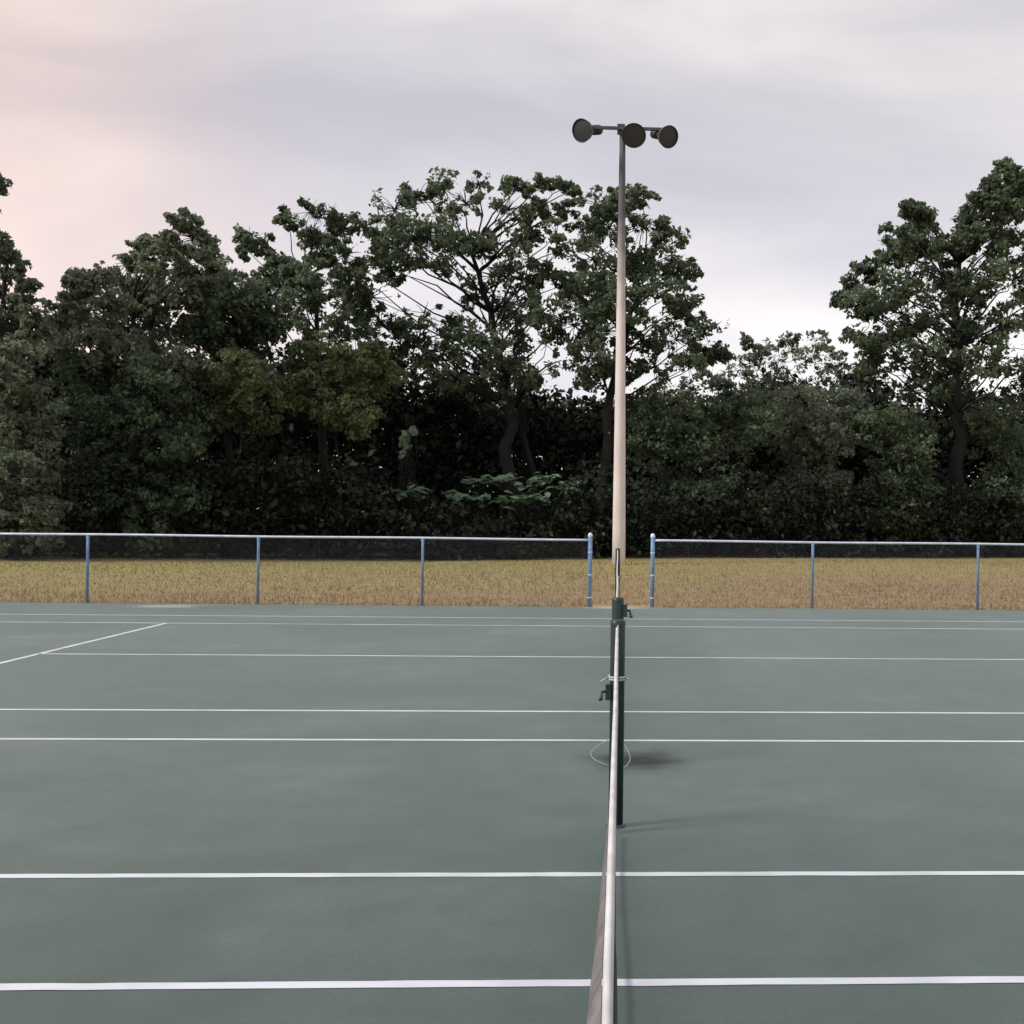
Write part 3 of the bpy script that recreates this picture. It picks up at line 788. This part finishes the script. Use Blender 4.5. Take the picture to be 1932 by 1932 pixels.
plant('shrub', 'shrub', 'dark green thicket bush just right of the floodlight pole', 1270,
      [(1215, 770, 42), (1270, 765, 44), (1330, 780, 46), (1390, 775, 44), (1240, 830, 50), (1310, 840, 52), (1380, 840, 50), (1440, 800, 44), (1270, 900, 50), (1350, 910, 50)],
      53.5, L_OAK, 0.16, 0.08, 15, 48, 1.3, 'bushes along the wood edge', fork=0.3)
plant('shrub', 'shrub', 'dark bush under the low wispy tree', 1530,
      [(1470, 770, 40), (1520, 765, 42), (1575, 760, 42), (1500, 820, 46), (1560, 830, 46), (1600, 790, 40), (1530, 890, 50)],
      56.0, L_GREY, 0.16, 0.08, 15, 48, 1.3, 'bushes along the wood edge', fork=0.3)
plant('shrub', 'shrub', 'mossy green bush left of the right oak trunk', 1690,
      [(1650, 800, 36), (1700, 790, 36), (1740, 815, 32), (1670, 840, 40), (1720, 850, 40), (1690, 890, 42)],
      55.5, L_OAK, 0.15, 0.07, 13, 42, 1.0, 'bushes along the wood edge', fork=0.3)
plant('shrub', 'shrub', 'dark bush right of the right oak trunk at the frame edge', 1890,
      [(1860, 790, 36), (1910, 800, 42), (1870, 850, 44), (1930, 860, 46), (1900, 910, 46)],
      57.5, L_OAK, 0.16, 0.07, 14, 46, 1.0, 'bushes along the wood edge', fork=0.3)


# --- pale broad-leaved plants catching the light in the shade
def broad_plant(px, py, w_px, Y, label, n=26, upright=False):
    c = at(px, py, Y); w = w_px / F * Y / 2
    foot = Vector((c.x, Y, -0.08))
    t = thing('broad_leaved_plant', foot, label, 'plant', 'pale plants in the shade')
    st, lf = MB(), MB()
    for k in range(n):
        if upright:
            tip = np.array([c.x + rng.uniform(-.35, .35) * w * 2, Y + rng.uniform(-.3, .3), c.z + rng.uniform(-.6, .6)])
            tip[0] += (tip[2] - c.z) * 0.45
        else:
            tip = np.array([c.x + rng.uniform(-1, 1) * w, Y + rng.uniform(-0.8, 0.8), c.z + rng.normal(0, 0.13) - 0.10 * rng.random()])
        cv_ = curve((c.x + rng.normal(0, .08), Y + rng.normal(0, .08), -0.1), tip, 6, 0.12)
        st.tube(cv_, np.linspace(0.010, 0.005, 6), 4, False)
        d = rng.standard_normal(3); d[2] = -0.15
        if upright:
            d = np.array([0.35 + rng.normal(0, .5), rng.normal(0, .5), 0.7])
        d /= np.linalg.norm(d)
        up = np.array([rng.normal(0, .18), -0.25 if not upright else -0.9, 1.0 if not upright else .5]); up -= d * (up @ d); up /= np.linalg.norm(up)
        s = np.cross(d, up); L = rng.uniform(0.30, 0.56) * (0.6 if upright else 1); ww = L * 0.34
        rows = []
        for a, wf, dr in ((0, .08, 0), (.25, .8, .02), (.55, 1, 0), (.8, .62, -.05), (1, .04, -.13)):
            m0 = tip + d * (a - .4) * L + up * dr * L
            rows += [m0 - s * ww * wf + up * .05 * L * wf, m0, m0 + s * ww * wf + up * .05 * L * wf]
        lf.add(rows, [(r * 3 + q, r * 3 + q + 1, r * 3 + q + 4, r * 3 + q + 3) for r in range(4) for q in range(2)])
    st.build('stems', bark_m, t); lf.build('leaves', L_PALE, t, True)
    return t


broad_plant(772, 925, 74, 48.6, 'pale leaved low plant leftmost in the dark gap under the central oak', 48)
broad_plant(868, 932, 56, 49.4, 'small pale leaved plant just right of the leftmost pale plant', 32)
broad_plant(905, 904, 62, 50.3, 'pale leaved plant raised highest in the dark gap', 36)
broad_plant(992, 904, 110, 50.6, 'wide pale leaved plant at the foot of the central oak', 52)
broad_plant(945, 938, 90, 49.3, 'low dim spreading plant in the middle of the pale plants', 32)
broad_plant(1008, 934, 50, 49.6, 'compact pale plant in front of the central oak', 28)
broad_plant(1068, 916, 60, 50.6, 'pale leaved plant rightmost of the patch, left of the floodlight pole', 32)
broad_plant(763, 838, 26, 49.5, 'tall upright pale leaved plant above the low pale plants', 24, True)


# --- the wood behind: dark undergrowth and far foliage that read as one mass
def mass(name, n_cl, yfun, prof, m, leaf, per, cr, label, thick, x0=-34, x1=34, bottom=0.0):
    C, O = [], []
    for _ in range(n_cl):
        x = rng.uniform(x0, x1); d = rng.random() ** 1.3 * thick
        Y = yfun(x) + d
        px = CX + F * (x - X0 - Y * YAW) / Y
        topz = at(px, prof(px), Y).z
        z = bottom + (topz - bottom) * rng.random() ** 0.8
        k = int(per * rng.uniform(.6, 1.4))
        sp = sphere_pts(k) * np.array([1, 1, .7])
        C.append(np.array([x, Y, z]) + sp * cr * rng.uniform(.7, 1.4)); O.append(sp)
    o = leaf_mesh(name, np.concatenate(C), np.concatenate(O), m, leaf, None, kind='stuff')
    o['label'] = label; o['category'] = 'woodland'
    return o


prof_x = [-400, 0, 100, 200, 400, 520, 700, 800, 900, 1020, 1060, 1120, 1200, 1330, 1400, 1500, 1600, 1700, 1800, 1950, 2300]
prof_y = [640, 690, 690, 700, 700, 690, 710, 735, 740, 765, 790, 765, 765, 775, 760, 755, 740, 770, 780, 775, 740]
prof = lambda px: float(np.interp(px, prof_x, prof_y)) + 18 * math.sin(px * .033 + 1) + 14 * math.sin(px * .081) + rng.normal(0, 16)
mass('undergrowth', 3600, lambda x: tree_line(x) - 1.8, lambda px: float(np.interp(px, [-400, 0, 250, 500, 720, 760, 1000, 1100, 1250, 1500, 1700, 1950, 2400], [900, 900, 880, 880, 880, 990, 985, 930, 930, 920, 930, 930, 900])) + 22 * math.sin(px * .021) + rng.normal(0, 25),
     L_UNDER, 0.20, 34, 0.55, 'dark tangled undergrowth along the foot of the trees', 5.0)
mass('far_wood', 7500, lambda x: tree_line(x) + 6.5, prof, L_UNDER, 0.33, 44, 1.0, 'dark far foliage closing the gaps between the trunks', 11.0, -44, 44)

# --- a bare trunk seen in the gloom
for px, Y, r_, lab in ((1012, 54.6, 0.13, 'thin dark trunk right beside the central oak trunk'),):
    x = at(px, 1040, Y).x
    t = thing('tree_trunk', (x, Y, -0.1), lab, 'trunk')
    b = MB(); cv_ = curve((x, Y, -0.15), (x + rng.normal(0, .4), Y + .3, 7.0), 9, 0.05); b.tube(cv_, np.linspace(1.3, .7, 9) * r_, 9); b.build('stem', bark_m, t, True)
    b = MB()
    for k in range(3):
        a = cv_[5 + k]
        b.tube(curve(a, a + np.array([rng.normal(0, 1), rng.normal(0, .7), 1.6]), 5, .1), np.linspace(.5, .15, 5) * r_, 6)
    b.build('branches', bark_m, t, True)

# ------------------------------------------------------------------ dry grass blades on the field
grass_m = leaf_mat('dry_grass', (0.21, 0.16, 0.08), (0.27, 0.215, 0.11), (0.33, 0.28, 0.15), 0.4, 0.25)
n = 80000
gxp = rng.uniform(-24, 21, n)
gyp = EDGE + 0.03 + (rng.random(n) ** 1.5) * (np.array([tree_line(x) for x in gxp]) - EDGE + 1.5)
keep = (np.abs(gxp - 0.1) > 0.55) | (gyp > FY + 0.8)
gxp, gyp = gxp[keep], gyp[keep]
n = len(gxp)
hgt = rng.uniform(0.03, 0.085, n) * np.where(rng.random(n) < 0.06, 1.8, 1.0)
ang = rng.uniform(0, math.pi, n); wd = rng.uniform(0.006, 0.014, n)
bx_ = np.stack([np.cos(ang) * wd, np.sin(ang) * wd, np.zeros(n)], 1)
gz = -0.05 + np.where(gyp > 26, 0.05 * np.sin(gxp * .21 + gyp * .13) * np.sin(gyp * .17) - .02, 0) - 0.01
base = np.stack([gxp, gyp, gz], 1)
tip = base + np.stack([rng.normal(0, .03, n), rng.normal(0, .03, n), hgt + .01], 1)
v = np.stack([base - bx_, base + bx_, tip], 1).reshape(-1, 3)
me = bpy.data.meshes.new('dry_grass')
me.vertices.add(n * 3); me.vertices.foreach_set('co', v.reshape(-1).astype(np.float32))
me.loops.add(n * 3); me.loops.foreach_set('vertex_index', np.arange(n * 3, dtype=np.int32))
me.polygons.add(n); me.polygons.foreach_set('loop_start', np.arange(0, n * 3, 3, dtype=np.int32)); me.polygons.foreach_set('loop_total', np.full(n, 3, dtype=np.int32))
me.update(); me.materials.append(grass_m)
o = bpy.data.objects.new('dry_grass', me); COL.objects.link(o)
o['kind'] = 'stuff'; o['label'] = 'short dry tan and yellow grass of the field behind the fence'; o['category'] = 'grass'
print('TRIS', sum(len(x.data.polygons) for x in bpy.data.objects if x.type == 'MESH'))
